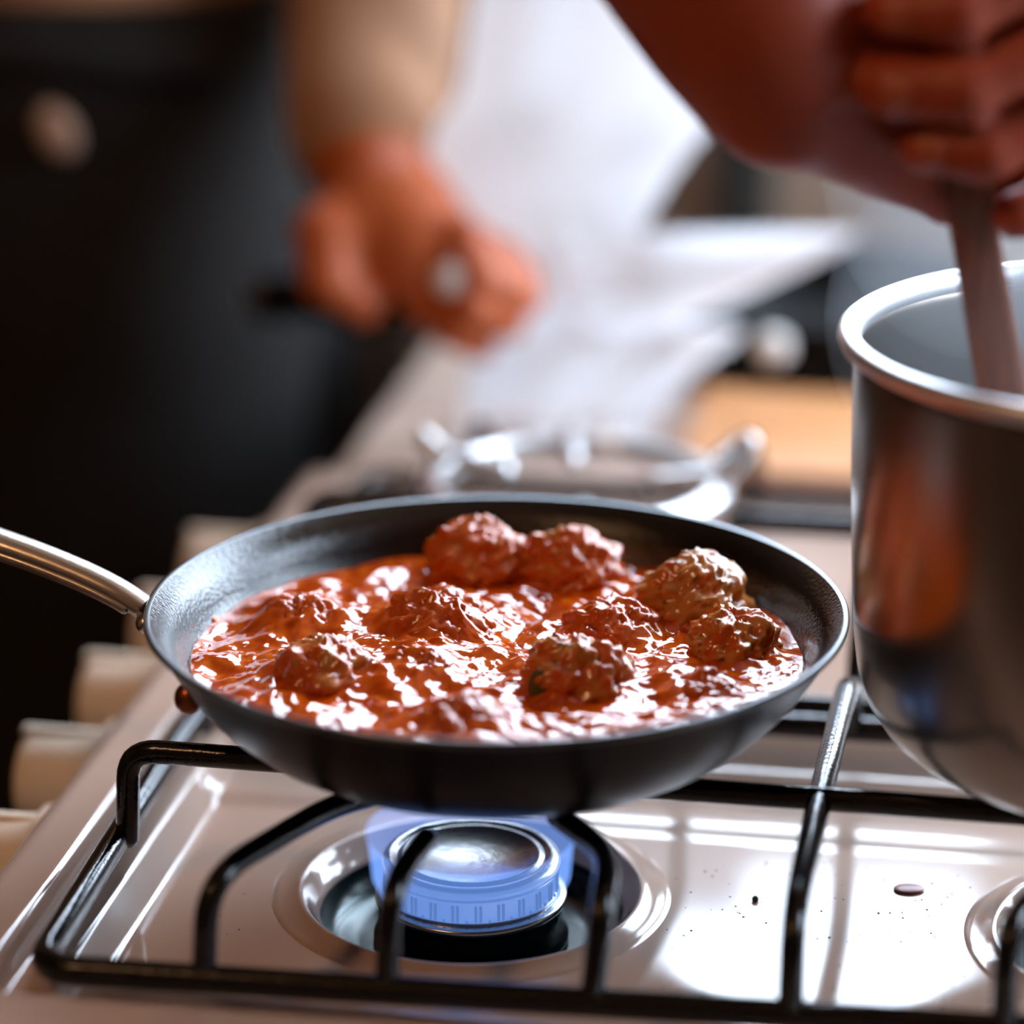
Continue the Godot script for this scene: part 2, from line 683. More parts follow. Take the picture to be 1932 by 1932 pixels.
func make_stove() -> void:
	var st := thing("gas_stove", "cream enamel gas stove with knobs on its side and four burners", "stove", Vector3(0.12, -0.92, -0.15))
	var xs := steps([[-0.195, -0.15, 0.001], [-0.15, -0.13, 0.0004], [-0.13, -0.105, 0.001], [-0.105, 0.44, 0.004]])
	var zs := steps([[-0.48, -0.16, 0.008], [-0.16, -0.02, 0.002], [-0.02, 0.21, 0.0035]])
	var v := PackedVector3Array()
	var idx := PackedInt32Array()
	for z in zs:
		for x in xs:
			v.append(Vector3(x, hob_y(x, z), z))
	# skirt down to the body
	var nx := xs.size()
	for j in zs.size() - 1:
		for k in nx - 1:
			var a := j * nx + k
			idx.append_array([a, a + 1, a + nx, a + 1, a + nx + 1, a + nx])
	part("hob_top", build(v, idx, false), M.enamel, st)
	part("side_panel", solid(box(Vector3(-0.195, -0.16, -0.48), Vector3(0.44, -0.045, 0.21), 0.003)), M.side_enamel, st)
	var rim := Pile.new()
	part("hob_edge", joined([
		box(Vector3(-0.195, -0.046, -0.48), Vector3(-0.190, -0.0015, 0.21), 0.001),
		box(Vector3(-0.190, -0.046, 0.205), Vector3(0.44, 0.009, 0.21), 0.001),
		box(Vector3(0.435, -0.046, -0.48), Vector3(0.44, 0.009, 0.205), 0.001),
		box(Vector3(-0.190, -0.046, -0.48), Vector3(0.435, 0.002, -0.477), 0.001)]), M.enamel, st)
	part("oven_body", solid(box(Vector3(-0.18, -0.92, -0.47), Vector3(0.43, -0.16, 0.20), 0.004)), M.side_enamel, st)
	var rail := part("oven_door", solid(box(Vector3(-0.2, -0.84, -0.45), Vector3(-0.1805, -0.2, 0.18), 0.004)), M.side_enamel, st)
	var rl := tube(bent([Vector3(-0.2, -0.24, -0.4), Vector3(-0.235, -0.24, -0.4), Vector3(-0.235, -0.24, 0.13), Vector3(-0.2, -0.24, 0.13)], 0.02), 0.008)
	part("door_handle", solid(rl), M.steel, rail)
	for z in [0.066, -0.028, -0.122, -0.216, -0.31, -0.404]:
		var prof := [[0.0, 0.0], [0.0285, 0.0], [0.029, 0.002], [0.0285, 0.006], [0.0245, 0.009], [0.0235, 0.02], [0.0225, 0.040], [0.0205, 0.0445], [0.016, 0.046], [0.0, 0.0462]]
		var body := turned(lathe(prof, Vector3.ZERO, 32), Basis(Vector3(0, 0, 1), PI / 2), Vector3(-0.195, -0.030, z))
		var k := part("knob", solid(body), M.knob, st)
		part("pointer", solid(box(Vector3(-0.2405, -0.0085, z - 0.003), Vector3(-0.203, -0.0045, z + 0.003), 0.0012)), M.knob, k)
	for b in BURNERS:
		var c := Vector3(b.x, 0.0, b.y)
		c.y = 0.0 if b.y < -0.15 else WELL
		part("burner_flange", solid(lathe([[0.0615, -0.016], [0.0835, -0.004], [0.083, -0.0002], [0.078, 0.0004], [0.0735, 0.0012], [0.0708, 0.0026], [0.0695, 0.0029], [0.0683, 0.0024], [0.0662, -0.0006], [0.0634, -0.0040], [0.0622, -0.0052], [0.0614, -0.0072], [0.0612, -0.016], [0.0615, -0.016]], c, 120)), M.enamel, st)
		part("burner_bowl", solid(lathe([[0.0613, -0.0075], [0.0608, -0.0105], [0.0585, -0.0165], [0.054, -0.0198], [0.045, -0.0205], [0.0, -0.0205], [0.0, -0.0225], [0.056, -0.0225], [0.0613, -0.016], [0.0613, -0.0075]], c, 96)), M.bowl, st)

func make_burner(at: Vector3, label: String, lit: bool, small := 1.0) -> void:
	var g := thing("gas_burner", label, "burner", at, "burners of the stove")
	g.scale = Vector3.ONE
	var o := at
	part("burner_base", solid(lathe([[0.0, -0.0195], [0.0395, -0.0195], [0.0398, -0.018], [0.0385, -0.0165], [0.0378, -0.015], [0.0376, -0.003], [0.0372, -0.0015], [0.03, -0.001], [0.0, -0.001]], o, 72)), M.black_enamel, g)
	part("burner_ring", solid(lathe([[0.034, -0.0028], [0.0385, -0.0024], [0.0391, -0.0012], [0.0391, 0.0002], [0.0384, 0.0012], [0.036, 0.0016], [0.034, 0.0016], [0.034, -0.0028]], o, 72)), M.capsteel, g)
	var crown := part("burner_crown", solid(lathe([[0.0, 0.001], [0.0352, 0.001], [0.0354, 0.002], [0.0352, 0.0115], [0.0345, 0.0122], [0.0, 0.0122]], o, 72)), M.capsteel, g)
	var slot := solid(box(Vector3(0.0346, 0.0032, -0.00055), Vector3(0.0357, 0.0105, 0.00055), 0.0002))
	var dot := solid(box(Vector3(0.0346, 0.0028, -0.0005), Vector3(0.0357, 0.0042, 0.0005), 0.0002))
	for k in 24:
		for s in [-0.028, 0.028, 0.1309]:
			var p := part("port", dot if s > 0.1 else slot, M.port, crown)
			p.transform = Transform3D(Basis(Vector3.UP, TAU * k / 24.0 + s), at)
	part("burner_cap", solid(lathe([[0.0, 0.0124], [0.0345, 0.0124], [0.0364, 0.013], [0.0367, 0.0142], [0.0362, 0.0158], [0.0348, 0.0171], [0.0332, 0.0175], [0.0314, 0.0172], [0.0304, 0.0164], [0.0295, 0.0163], [0.0286, 0.0172], [0.0276, 0.0175], [0.0266, 0.0171], [0.024, 0.0158], [0.018, 0.0144], [0.01, 0.0136], [0.0, 0.0133]], o, 96)), M.capsteel, g)
	if lit:
		var sheets := []
		for k in 4:
			var e := 0.0007 * k
			var up := [[0.0358, 0.0030], [0.0375 + e, 0.0048], [0.0392 + e, 0.0085], [0.0397 + e, 0.0135], [0.0400 + e, 0.0185], [0.0406 + e, 0.0230], [0.0416 + e, 0.0275]]
			var prof := []
			for q in up:
				prof.append(q)
			for q in up.size():
				prof.append([up[up.size() - 1 - q][0] - 0.0003, up[up.size() - 1 - q][1]])
			sheets.append(lathe(prof, o, 96))
		part("flame", joined(sheets), M.flame, g)
		var l := OmniLight3D.new()
		l.name = "flame_light"
		l.position = Vector3(0, 0.024, 0)
		l.light_color = srgb(90, 150, 255)
		l.light_energy = 0.0006
		l.light_size = 0.03
		l.omni_range = 3.0
		l.omni_attenuation = 2.0
		l.shadow_enabled = true
		g.add_child(l)

func bar(g: Node3D, called: String, pts: Array, r: float, m: Material, rad := 0.014, rb := -1.0) -> MeshInstance3D:
	return part(called, solid(tube(bent(pts, rad), r, rb, 16)), m, g)

func make_grates() -> void:
	var y := 0.0115
	var top := 0.050
	var g := thing("pan_support", "black enamel pan support under the frying pan and the steel pot", "grate", Vector3(0.13, 0.0, 0.0))
	bar(g, "frame_bar", [Vector3(-0.154, y, -0.05), Vector3(-0.1475, y, 0.138), Vector3(0.13, y, 0.1265), Vector3(0.4085, y, 0.1165), Vector3(0.412, y, -0.04)], 0.0056, M.black_enamel, 0.017)
	bar(g, "frame_bar", [Vector3(-0.154, y, -0.051), Vector3(-0.1545, y, -0.143), Vector3(0.13, y, -0.143), Vector3(0.412, y, -0.143), Vector3(0.412, y, -0.041)], 0.0056, M.black_enamel, 0.02)
	# raised bar across, broken over each burner
	bar(g, "cross_bar", [Vector3(-0.1475, y, 0.0205), Vector3(-0.1455, top, 0.0208), Vector3(-0.032, top, 0.022)], 0.0048, M.black_enamel, 0.012)
	bar(g, "cross_bar", [Vector3(0.028, top, 0.022), Vector3(0.13, top, 0.0223), Vector3(0.234, top, 0.0228)], 0.0048, M.black_enamel, 0.004)
	bar(g, "cross_bar", [Vector3(0.412, y, 0.023), Vector3(0.408, top, 0.023), Vector3(0.294, top, 0.023)], 0.0048, M.black_enamel, 0.012)
	bar(g, "dividing_bar", [Vector3(0.1295, y, 0.1265), Vector3(0.1293, top - 0.0008, 0.122), Vector3(0.131, top - 0.0008, 0.03), Vector3(0.1345, top - 0.0008, -0.112), Vector3(0.1345, y, -0.143)], 0.0049, M.black_enamel, 0.026)
	for a in [
		[Vector3(-0.0845, y, 0.1345), Vector3(-0.083, top, 0.131), Vector3(-0.054, top, 0.0615), Vector3(-0.034, top, 0.042)],
		[Vector3(-0.0165, y, 0.1315), Vector3(-0.0162, top, 0.127), Vector3(-0.0112, top, 0.084)],
		[Vector3(0.0583, y, 0.1295), Vector3(0.061, top, 0.122), Vector3(0.058, top, 0.085), Vector3(0.034, top, 0.055)],
		[Vector3(0.2050, y, 0.1245), Vector3(0.204, top, 0.121), Vector3(0.216, top, 0.088), Vector3(0.238, top, 0.06)],
		[Vector3(0.2765, y, 0.122), Vector3(0.276, top, 0.117), Vector3(0.271, top, 0.078)],
		[Vector3(0.344, y, 0.1185), Vector3(0.344, top, 0.115), Vector3(0.318, top, 0.075), Vector3(0.296, top, 0.055)],
		[Vector3(-0.0845, y, -0.143), Vector3(-0.083, top, -0.138), Vector3(-0.054, top, -0.04), Vector3(-0.034, top, -0.006)],
		[Vector3(-0.002, y, -0.143), Vector3(-0.002, top, -0.138), Vector3(-0.004, top, -0.02)],
		[Vector3(0.0583, y, -0.143), Vector3(0.061, top, -0.138), Vector3(0.05, top, -0.04), Vector3(0.03, top, -0.006)],
		[Vector3(0.264, y, -0.143), Vector3(0.264, top, -0.138), Vector3(0.264, top, -0.02)]]:
		bar(g, "finger", a, 0.0046, M.black_enamel, 0.024)
	for p in [Vector3(-0.151, 0.003, 0.112), Vector3(-0.1545, 0.003, -0.12), Vector3(0.4, 0.003, 0.117), Vector3(0.40, 0.003, -0.143)]:
		part("foot", solid(lathe([[0.0, -0.003], [0.004, -0.003], [0.0045, 0.0], [0.0045, 0.007], [0.0, 0.007]], Vector3(p.x, p.y, p.z), 16)), M.rubber, g)
	# the far support
	var f := thing("pan_support", "black enamel pan support on the far burners, behind the frying pan", "grate", Vector3(0.13, 0.0, -0.31))
	bar(f, "frame_bar", [Vector3(0.0, y, -0.166), Vector3(-0.1545, y, -0.166), Vector3(-0.1545, y, -0.462), Vector3(0.412, y, -0.462), Vector3(0.412, y, -0.166), Vector3(0.001, y, -0.166)], 0.0054, M.black_enamel, 0.02)
	bar(f, "cross_bar", [Vector3(-0.150, y, -0.306), Vector3(-0.148, top, -0.306), Vector3(-0.098, top, -0.306)], 0.0056, M.black_enamel, 0.014)
	bar(f, "cross_bar", [Vector3(0.066, top, -0.306), Vector3(0.24, top, -0.306)], 0.0056, M.black_enamel, 0.004)
	bar(f, "dividing_bar", [Vector3(0.1345, y, -0.166), Vector3(0.1345, top, -0.19), Vector3(0.134, top, -0.43), Vector3(0.134, y, -0.462)], 0.0049, M.black_enamel, 0.026)
	bar(f, "finger", [Vector3(0.0615, y, -0.462), Vector3(0.0615, top, -0.456), Vector3(0.044, top, -0.39)], 0.0046, M.black_enamel, 0.02)
	bar(f, "finger", [Vector3(-0.09, y, -0.462), Vector3(-0.09, top, -0.456), Vector3(-0.07, top, -0.39)], 0.0046, M.black_enamel, 0.02)
	for p in [Vector3(-0.154, 0.003, -0.19), Vector3(-0.154, 0.003, -0.44), Vector3(0.412, 0.003, -0.19), Vector3(0.412, 0.003, -0.44)]:
		part("foot", solid(lathe([[0.0, -0.003], [0.004, -0.003], [0.0045, 0.0], [0.0045, 0.004], [0.0, 0.004]], p, 16)), M.rubber, f)
	# chromed ring with turned-up prongs
	var rc := Vector3(-0.016, 0.0605, -0.318)
	var w := thing("wok_ring", "pale metal ring stand with turned-up prongs on the far left burner", "ring stand", rc)
	part("ring", solid(lathe([[0.066, -0.005], [0.077, -0.005], [0.079, -0.003], [0.079, 0.001], [0.0775, 0.003], [0.068, 0.005], [0.0655, 0.004], [0.0645, 0.0], [0.066, -0.005]], rc, 72)), M.steel, w)
	for e in [[10.0, 0.022], [160.0, 0.011], [100.0, 0.003], [285.0, 0.008]]:
		var d: Vector3 = Vector3(cos(deg_to_rad(e[0])), 0, -sin(deg_to_rad(e[0])))
		part("prong", solid(tube(spline([rc + d * 0.04 + Vector3(0, 0.001, 0), rc + d * 0.07 + Vector3(0, 0.002 + e[1] * 0.1, 0), rc + d * 0.080 + Vector3(0, 0.002 + e[1] * 0.35, 0), rc + d * 0.087 + Vector3(0, e[1], 0)]), 0.0054, 0.0050, 14)), M.steel, w)

# ------------------------------------------------------------------ frying pan with meatballs
const PAN := Vector3(-0.001, 0.0548, -0.0105)
const SAUCE_Y := 0.0885
# x, z, radius, how much sauce covers it, height of its centre over the sauce
var balls := [
	[-0.025, -0.1020, 0.0220, 0.62, 0.0045, "meatball at the back of the pan, left of a pair, with brown side"],
	[0.0145, -0.1015, 0.0218, 0.62, 0.0035, "meatball at the back of the pan, right of a pair against the wall"],
	[0.0715, -0.069, 0.0240, 0.27, 0.0030, "largest browned meatball with green herbs, at the back right"],
	[0.091, -0.028, 0.0190, 0.40, 0.0005, "browned meatball nearest the right wall of the pan"],
	[0.034, 0.013, 0.0215, 0.5, -0.0010, "meatball with a dark green herb leaf on its side, right of centre in front"],
	[-0.064, 0.022, 0.0205, 0.5, -0.0035, "half sunken meatball with golden herb flecks, front left"],
	[-0.030, -0.034, 0.0230, 0.9, -0.0045, "large meatball covered in sauce in the middle of the pan"],
	[0.042, -0.042, 0.0210, 0.85, -0.0050, "sauce-covered meatball behind the herb leaf meatball"],
	[-0.001, 0.063, 0.0185, 0.95, -0.0065, "dark sauce-covered meatball at the near edge of the sauce"],
	[-0.085, -0.034, 0.019, 0.95, -0.0060, "sauce-covered meatball on the left, behind the half sunken one"],
	[-0.028, 0.010, 0.015, 0.95, -0.0045, "small pointed lump of meatball in sauce, between centre and front left"],
	[0.086, 0.014, 0.0165, 0.95, -0.0085, "low sauce-covered meatball at the front right"]]

func sauce_y(x: float, z: float) -> float:
	var y := SAUCE_Y
	y += 0.0042 * wob.get_noise_2d(x * 52.0, z * 52.0)
	y += 0.0011 * wob.get_noise_2d(x * 110.0 + 50.0, z * 140.0)
	y += 0.00028 * wob.get_noise_2d(x * 260.0, z * 420.0 + 90.0)
	for b in balls:
		var d: float = Vector2(x - b[0], z - b[1]).length() / b[2]
		var up: float = b[4] + b[2] * 0.85
		var hgt: float = lerpf(0.0060, up, clampf((b[3] - 0.6) / 0.3, 0.0, 1.0))
		y += hgt * exp(-d * d * 0.95) * (1.0 + 0.35 * wob.get_noise_2d(x * 120.0 + 300.0, z * 120.0))
	return y

func make_pan() -> void:
	var p := thing("frying_pan", "black nonstick frying pan with steel handle, full of meatballs in sauce", "frying pan", PAN)
	var outer := [[0.0, 0.0], [0.080, 0.0], [0.085, 0.0008], [0.0935, 0.0042], [0.104, 0.0105], [0.1145, 0.0195], [0.1235, 0.0300], [0.1305, 0.0410], [0.1352, 0.0492], [0.1368, 0.0512]]
	var rim := [[0.1368, 0.0512], [0.1386, 0.0522], [0.1395, 0.0534], [0.1394, 0.0545], [0.1385, 0.0550], [0.1370, 0.0546]]
	var inner := [[0.1370, 0.0546], [0.1350, 0.0533], [0.1322, 0.0512], [0.1294, 0.0484], [0.1268, 0.0445], [0.1245, 0.0396], [0.1212, 0.0325], [0.1130, 0.0225], [0.1015, 0.0135], [0.091, 0.0072], [0.083, 0.0042], [0.0, 0.0035]]
	part("pan_body", build(lathe(outer, PAN, 128)[0], lathe(outer, PAN, 128)[1]), M.pan_out, p)
	var li := lathe(inner, PAN, 128)
	var ii: PackedInt32Array = orient(li[0], li[1])
	for t in range(0, ii.size(), 3):
		var k := ii[t + 1]
		ii[t + 1] = ii[t + 2]
		ii[t + 2] = k
	part("pan_lining", build(li[0], ii, false), M.pan_in, p)
	part("pan_rim", build(lathe(rim, PAN, 128)[0], orient(lathe(rim, PAN, 128)[0], lathe(rim, PAN, 128)[1]), false), M.pan_edge, p)
	var path := spline([Vector3(-0.1425, 0.1055, 0.004), Vector3(-0.154, 0.1118, 0.003), Vector3(-0.172, 0.1185, 0.001), Vector3(-0.2, 0.1268, -0.001), Vector3(-0.245, 0.1375, -0.004), Vector3(-0.30, 0.146, -0.008), Vector3(-0.345, 0.149, -0.011)], 5)
	var h := part("handle", solid(tube(path, 0.0070, 0.0096, 20, 0.66)), M.handle, p)
	var groove := []
	for q in path:
		groove.append(q + Vector3(0.0, -0.0030, 0.0062))
	part("handle_edge", solid(tube(groove.slice(3, groove.size() - 2), 0.0021, 0.0029, 10)), M.handle, h)
	part("handle_plate", solid(tube(spline([Vector3(-0.1345, 0.091, -0.024), Vector3(-0.1395, 0.098, -0.006), Vector3(-0.1405, 0.099, 0.006)], 5), 0.0045, 0.0045, 12, 1.0)), M.handle, h)
	part("rivet", solid(ball(Vector3(-0.1125, 0.0845, 0.0455), 0.0058, Vector3(1, 1.1, 1), 10, 14)), M.copper, p)
	part("rivet", solid(ball(Vector3(-0.1235, 0.0845, -0.028), 0.0056, Vector3(1, 1.1, 1), 10, 14)), M.copper, p)
	# the sauce: one skin over the pan's width, closed underneath
	var v := PackedVector3Array()
	var idx := PackedInt32Array()
	var nr := 110
	var na := 360
	for j in nr + 1:
		var r := 0.1222 * pow(float(j) / nr, 0.8)
		for k in na:
			var an := TAU * k / na
			var x := PAN.x + cos(an) * r
			var z := PAN.z + sin(an) * r
			var y := sauce_y(x, z)
			var edge := sst(0.112, 0.122, r)
			y = lerpf(y, SAUCE_Y + 0.0006 + 0.0015 * wob.get_noise_2d(x * 60.0, z * 60.0), edge * 0.8)
			v.append(Vector3(x, y, z))
	for k in na:
		var an := TAU * k / na
		v.append(Vector3(PAN.x + cos(an) * 0.118, SAUCE_Y - 0.0075, PAN.z + sin(an) * 0.118))
	for j in nr + 1:
		for k in na:
			var a := j * na + k
			var b := j * na + (k + 1) % na
			idx.append_array([a, b, a + na, b, b + na, a + na])
	v.append(Vector3(PAN.x, SAUCE_Y - 0.0075, PAN.z))
	for k in na:
		idx.append_array([v.size() - 1, (nr + 1) * na + (k + 1) % na, (nr + 1) * na + k])
	var s := part("tomato_sauce", build(v, idx), M.sauce)
	tag(s, "thick glossy red tomato sauce simmering in the black frying pan", "sauce")
	var n := 0
	for b in balls:
		n += 1
		var c := Vector3(b[0], SAUCE_Y + b[4], b[1])
		var bv := PackedVector3Array()
		var bc := PackedColorArray()
		var l := ball(Vector3.ZERO, 1.0, Vector3.ONE, 44, 64)
		for q in l[0]:
			var w: Vector3 = q * 3.0 + Vector3(n * 7.3, n * 3.1, 0)
			var lump := 1.0 + 0.26 * wob.get_noise_3dv(w * 0.9) + 0.13 * wob.get_noise_3dv(w * 2.6) + 0.035 * wob.get_noise_3dv(w * 7.0)
			bv.append(c + q * Vector3(1.0, 0.9, 1.0) * b[2] * lump)
			var a1 := wob.get_noise_3dv(w * 1.5 + Vector3(200, 0, 0)) * 0.5 + 0.5
			var a2 := wob.get_noise_3dv(w * 5.0 + Vector3(0, 200, 0)) * 0.5 + 0.5
			var a3 := wob.get_noise_3dv(w * 2.6 + Vector3(0, 0, 200)) * 0.5 + 0.5
			var brown := Color(0.36, 0.115, 0.020).lerp(Color(0.58, 0.24, 0.055), a2)
			if a3 > 0.66:
				brown = brown.lerp(Color(0.035, 0.04, 0.014), clampf((a3 - 0.66) * 12.0, 0.0, 0.9))
			var red := Color(0.40, 0.052, 0.005).lerp(Color(0.56, 0.115, 0.012), a2)
			var cover := clampf((a1 - 0.5 + (b[3] - 0.42) * 0.9) * 9.0 + 0.5, 0.0, 1.0)
			bc.append(brown.lerp(red, cover))
		var o := part("meatball", build(bv, l[1], true, bc), M.meat)
		tag(o, b[5], "meatball", "meatballs in the tomato sauce")
	var leaf := thing("herb_leaf", "dark green herb leaf stuck to the front of a meatball", "herb leaf", Vector3(0.0225, 0.092, 0.030))
	part("leaf_blade", solid(ball(leaf.position, 0.0075, Vector3(0.55, 1.0, 0.22), 12, 16)), M.herb, leaf)

# ------------------------------------------------------------------ stock pot, spoon, hands
const POT := Vector3(0.2485, 0.0545, -0.031)

func make_pot() -> void:
	var p := thing("stock_pot", "tall stainless steel stock pot with rolled rim at the right", "pot", POT)
	part("pot_body", solid(lathe([[0.0, 0.0], [0.068, 0.0], [0.078, 0.0015], [0.088, 0.006], [0.097, 0.0135], [0.1035, 0.0235], [0.1075, 0.036], [0.1095, 0.050], [0.1115, 0.085], [0.1128, 0.12], [0.1135, 0.160], [0.1137, 0.166], [0.1115, 0.166], [0.1112, 0.16], [0.1105, 0.12], [0.1085, 0.06], [0.1035, 0.034], [0.094, 0.016], [0.078, 0.006], [0.0, 0.004]], POT, 128)), M.brushed, p)
	part("pot_rim", solid(lathe([[0.1112, 0.1645], [0.1135, 0.1640], [0.1165, 0.1650], [0.1188, 0.1668], [0.1198, 0.1692], [0.1192, 0.1714], [0.1175, 0.1728], [0.115, 0.1730], [0.1128, 0.1720], [0.1114, 0.1700], [0.1108, 0.1670], [0.1112, 0.1645]], POT, 128)), M.rim_steel, p)
	for s in [1.0]:
		var hx := POT.x + 0.111
		part("pot_handle", solid(tube(bent([Vector3(hx, 0.19, POT.z - 0.04), Vector3(hx + 0.045, 0.195, POT.z - 0.04), Vector3(hx + 0.045, 0.195, POT.z + 0.04), Vector3(hx, 0.19, POT.z + 0.04)], 0.02), 0.0055)), M.steel, p)
	# spoon
	var top := Vector3(0.1535, 0.396, 0.0264)
	var low := Vector3(0.2206, 0.0755, -0.0148)
	var ax := (top - low).normalized()
	var side := Vector3(0.986, 0.0, -0.169)
	side = (side - ax * side.dot(ax)).normalized()
	var nrm := side.cross(ax)
	var sp := thing("wooden_spoon", "brown wooden spoon standing in the steel pot, gripped by a fist", "spoon", low)
	var rings := []
	for k in 25:
		var t := k / 24.0
		var w := lerpf(0.0103, 0.0080, t)
		var th := 0.0042
		if k == 0 or k == 24:
			w *= 0.8
			th *= 0.6
		var ring := PackedVector3Array()
		for q in 16:
			var an := TAU * q / 16
			var cx := signf(cos(an)) * pow(absf(cos(an)), 0.6)
			var cy := signf(sin(an)) * pow(absf(sin(an)), 0.6)
			ring.append(low.lerp(top, t) + side * cx * w + nrm * cy * th)
		rings.append(ring)
	part("spoon_handle", solid(loft(rings)), M.wood, sp)
	part("spoon_bowl", solid(turned(ball(Vector3.ZERO, 1.0, Vector3(0.024, 0.034, 0.007), 14, 24), Basis(side, ax, nrm), low + ax * 0.012)), M.wood, sp)

func fist_place(a: float, b: float, c: float) -> Vector3:
	var u := Vector3(-0.203, 0.971, 0.126).normalized()
	var rr := Vector3(0.986, 0.0, -0.169)
	rr = (rr - u * rr.dot(u)).normalized()
	return Vector3(0.17436, 0.29380, 0.01097) + rr * a + u * b + rr.cross(u) * c

func fist_chain(bones: Array, list: Array, k: float) -> void:
	for j in list.size() - 1:
		var p: Array = list[j]
		var q: Array = list[j + 1]
		bones.append([fist_place(p[0], p[1], p[2]), fist_place(q[0], q[1], q[2]), p[3], q[3], k])

func make_front_hand() -> void:
	var bones := []
	# forearm, wrist and the heel of the hand
	fist_chain(bones, [[-0.125, 0.33, -0.045, 0.043], [-0.100, 0.20, -0.022, 0.038], [-0.079, 0.112, -0.006, 0.030], [-0.062, 0.072, 0.0, 0.030], [-0.055, 0.049, -0.002, 0.029]], 0.03)
	fist_chain(bones, [[-0.078, 0.112, -0.006, 0.028], [-0.063, 0.088, -0.012, 0.030]], 0.03)
	# palm running behind the spoon to the knuckles
	fist_chain(bones, [[-0.052, 0.045, -0.006, 0.026], [-0.024, 0.020, -0.014, 0.021], [-0.004, -0.010, -0.018, 0.014]], 0.02)
	fist_chain(bones, [[-0.055, 0.07, -0.010, 0.028], [-0.015, 0.052, -0.024, 0.020], [0.018, 0.047, -0.026, 0.014]], 0.02)
	fist_chain(bones, [[-0.055, 0.085, -0.010, 0.026], [-0.012, 0.080, -0.024, 0.019], [0.02, 0.080, -0.026, 0.013]], 0.02)
	# fingers, little finger lowest, curling round to the front
	fist_chain(bones, [[0.000, -0.006, -0.020, 0.0115], [0.027, -0.009, -0.006, 0.0105], [0.031, -0.012, 0.014, 0.0100], [0.014, -0.012, 0.020, 0.0090]], 0.005)
	fist_chain(bones, [[0.008, 0.024, -0.024, 0.0120], [0.034, 0.023, -0.006, 0.0115], [0.033, 0.021, 0.020, 0.0112], [0.006, 0.016, 0.027, 0.0105], [-0.013, 0.021, 0.023, 0.0098]], 0.005)
	fist_chain(bones, [[0.014, 0.050, -0.026, 0.0125], [0.038, 0.050, -0.004, 0.0120], [0.036, 0.048, 0.023, 0.0118], [0.002, 0.041, 0.031, 0.0112], [-0.021, 0.046, 0.026, 0.0112]], 0.005)
	fist_chain(bones, [[0.014, 0.077, -0.026, 0.0125], [0.037, 0.076, -0.002, 0.0120], [0.034, 0.074, 0.022, 0.0115], [0.004, 0.068, 0.030, 0.0110], [-0.016, 0.072, 0.025, 0.0100]], 0.005)
	# thumb closing over the top
	fist_chain(bones, [[-0.062, 0.104, 0.006, 0.022], [-0.042, 0.118, 0.026, 0.0145], [-0.012, 0.112, 0.036, 0.0125], [0.012, 0.103, 0.037, 0.0105]], 0.010)
	var per := thing("person", "bare brown forearm and fist gripping the wooden spoon over the pot", "person", fist_place(-0.03, 0.03, 0.0))
	part("arm", solid(flesh(bones, 0.003, 0.012)), M.skin_deep, per)
	for q in [[-0.0205, 0.0465, 0.0345], [-0.0125, 0.0215, 0.0305], [-0.0145, 0.0725, 0.0325]]:
		part("fingernail", solid(turned(ball(Vector3.ZERO, 1.0, Vector3(0.0065, 0.0055, 0.0022), 10, 14), Basis.IDENTITY, fist_place(q[0], q[1], q[2] + 0.0015))), M.nail, per)
	part("sleeve", solid(flesh([[fist_place(-0.125, 0.33, -0.045), fist_place(-0.145, 0.46, -0.075), 0.052, 0.062]], 0.008, 0.02)), M.apron, per)

func cook_place(x: float, y: float, z: float) -> Vector3:
	return Vector3(-0.41 + x, y, -0.87 + z)

func finger_chain(hand: Array, list: Array, radii: Array, k: float) -> void:
	for j in list.size() - 1:
		hand.append([list[j], list[j + 1], radii[j], radii[j + 1], k])

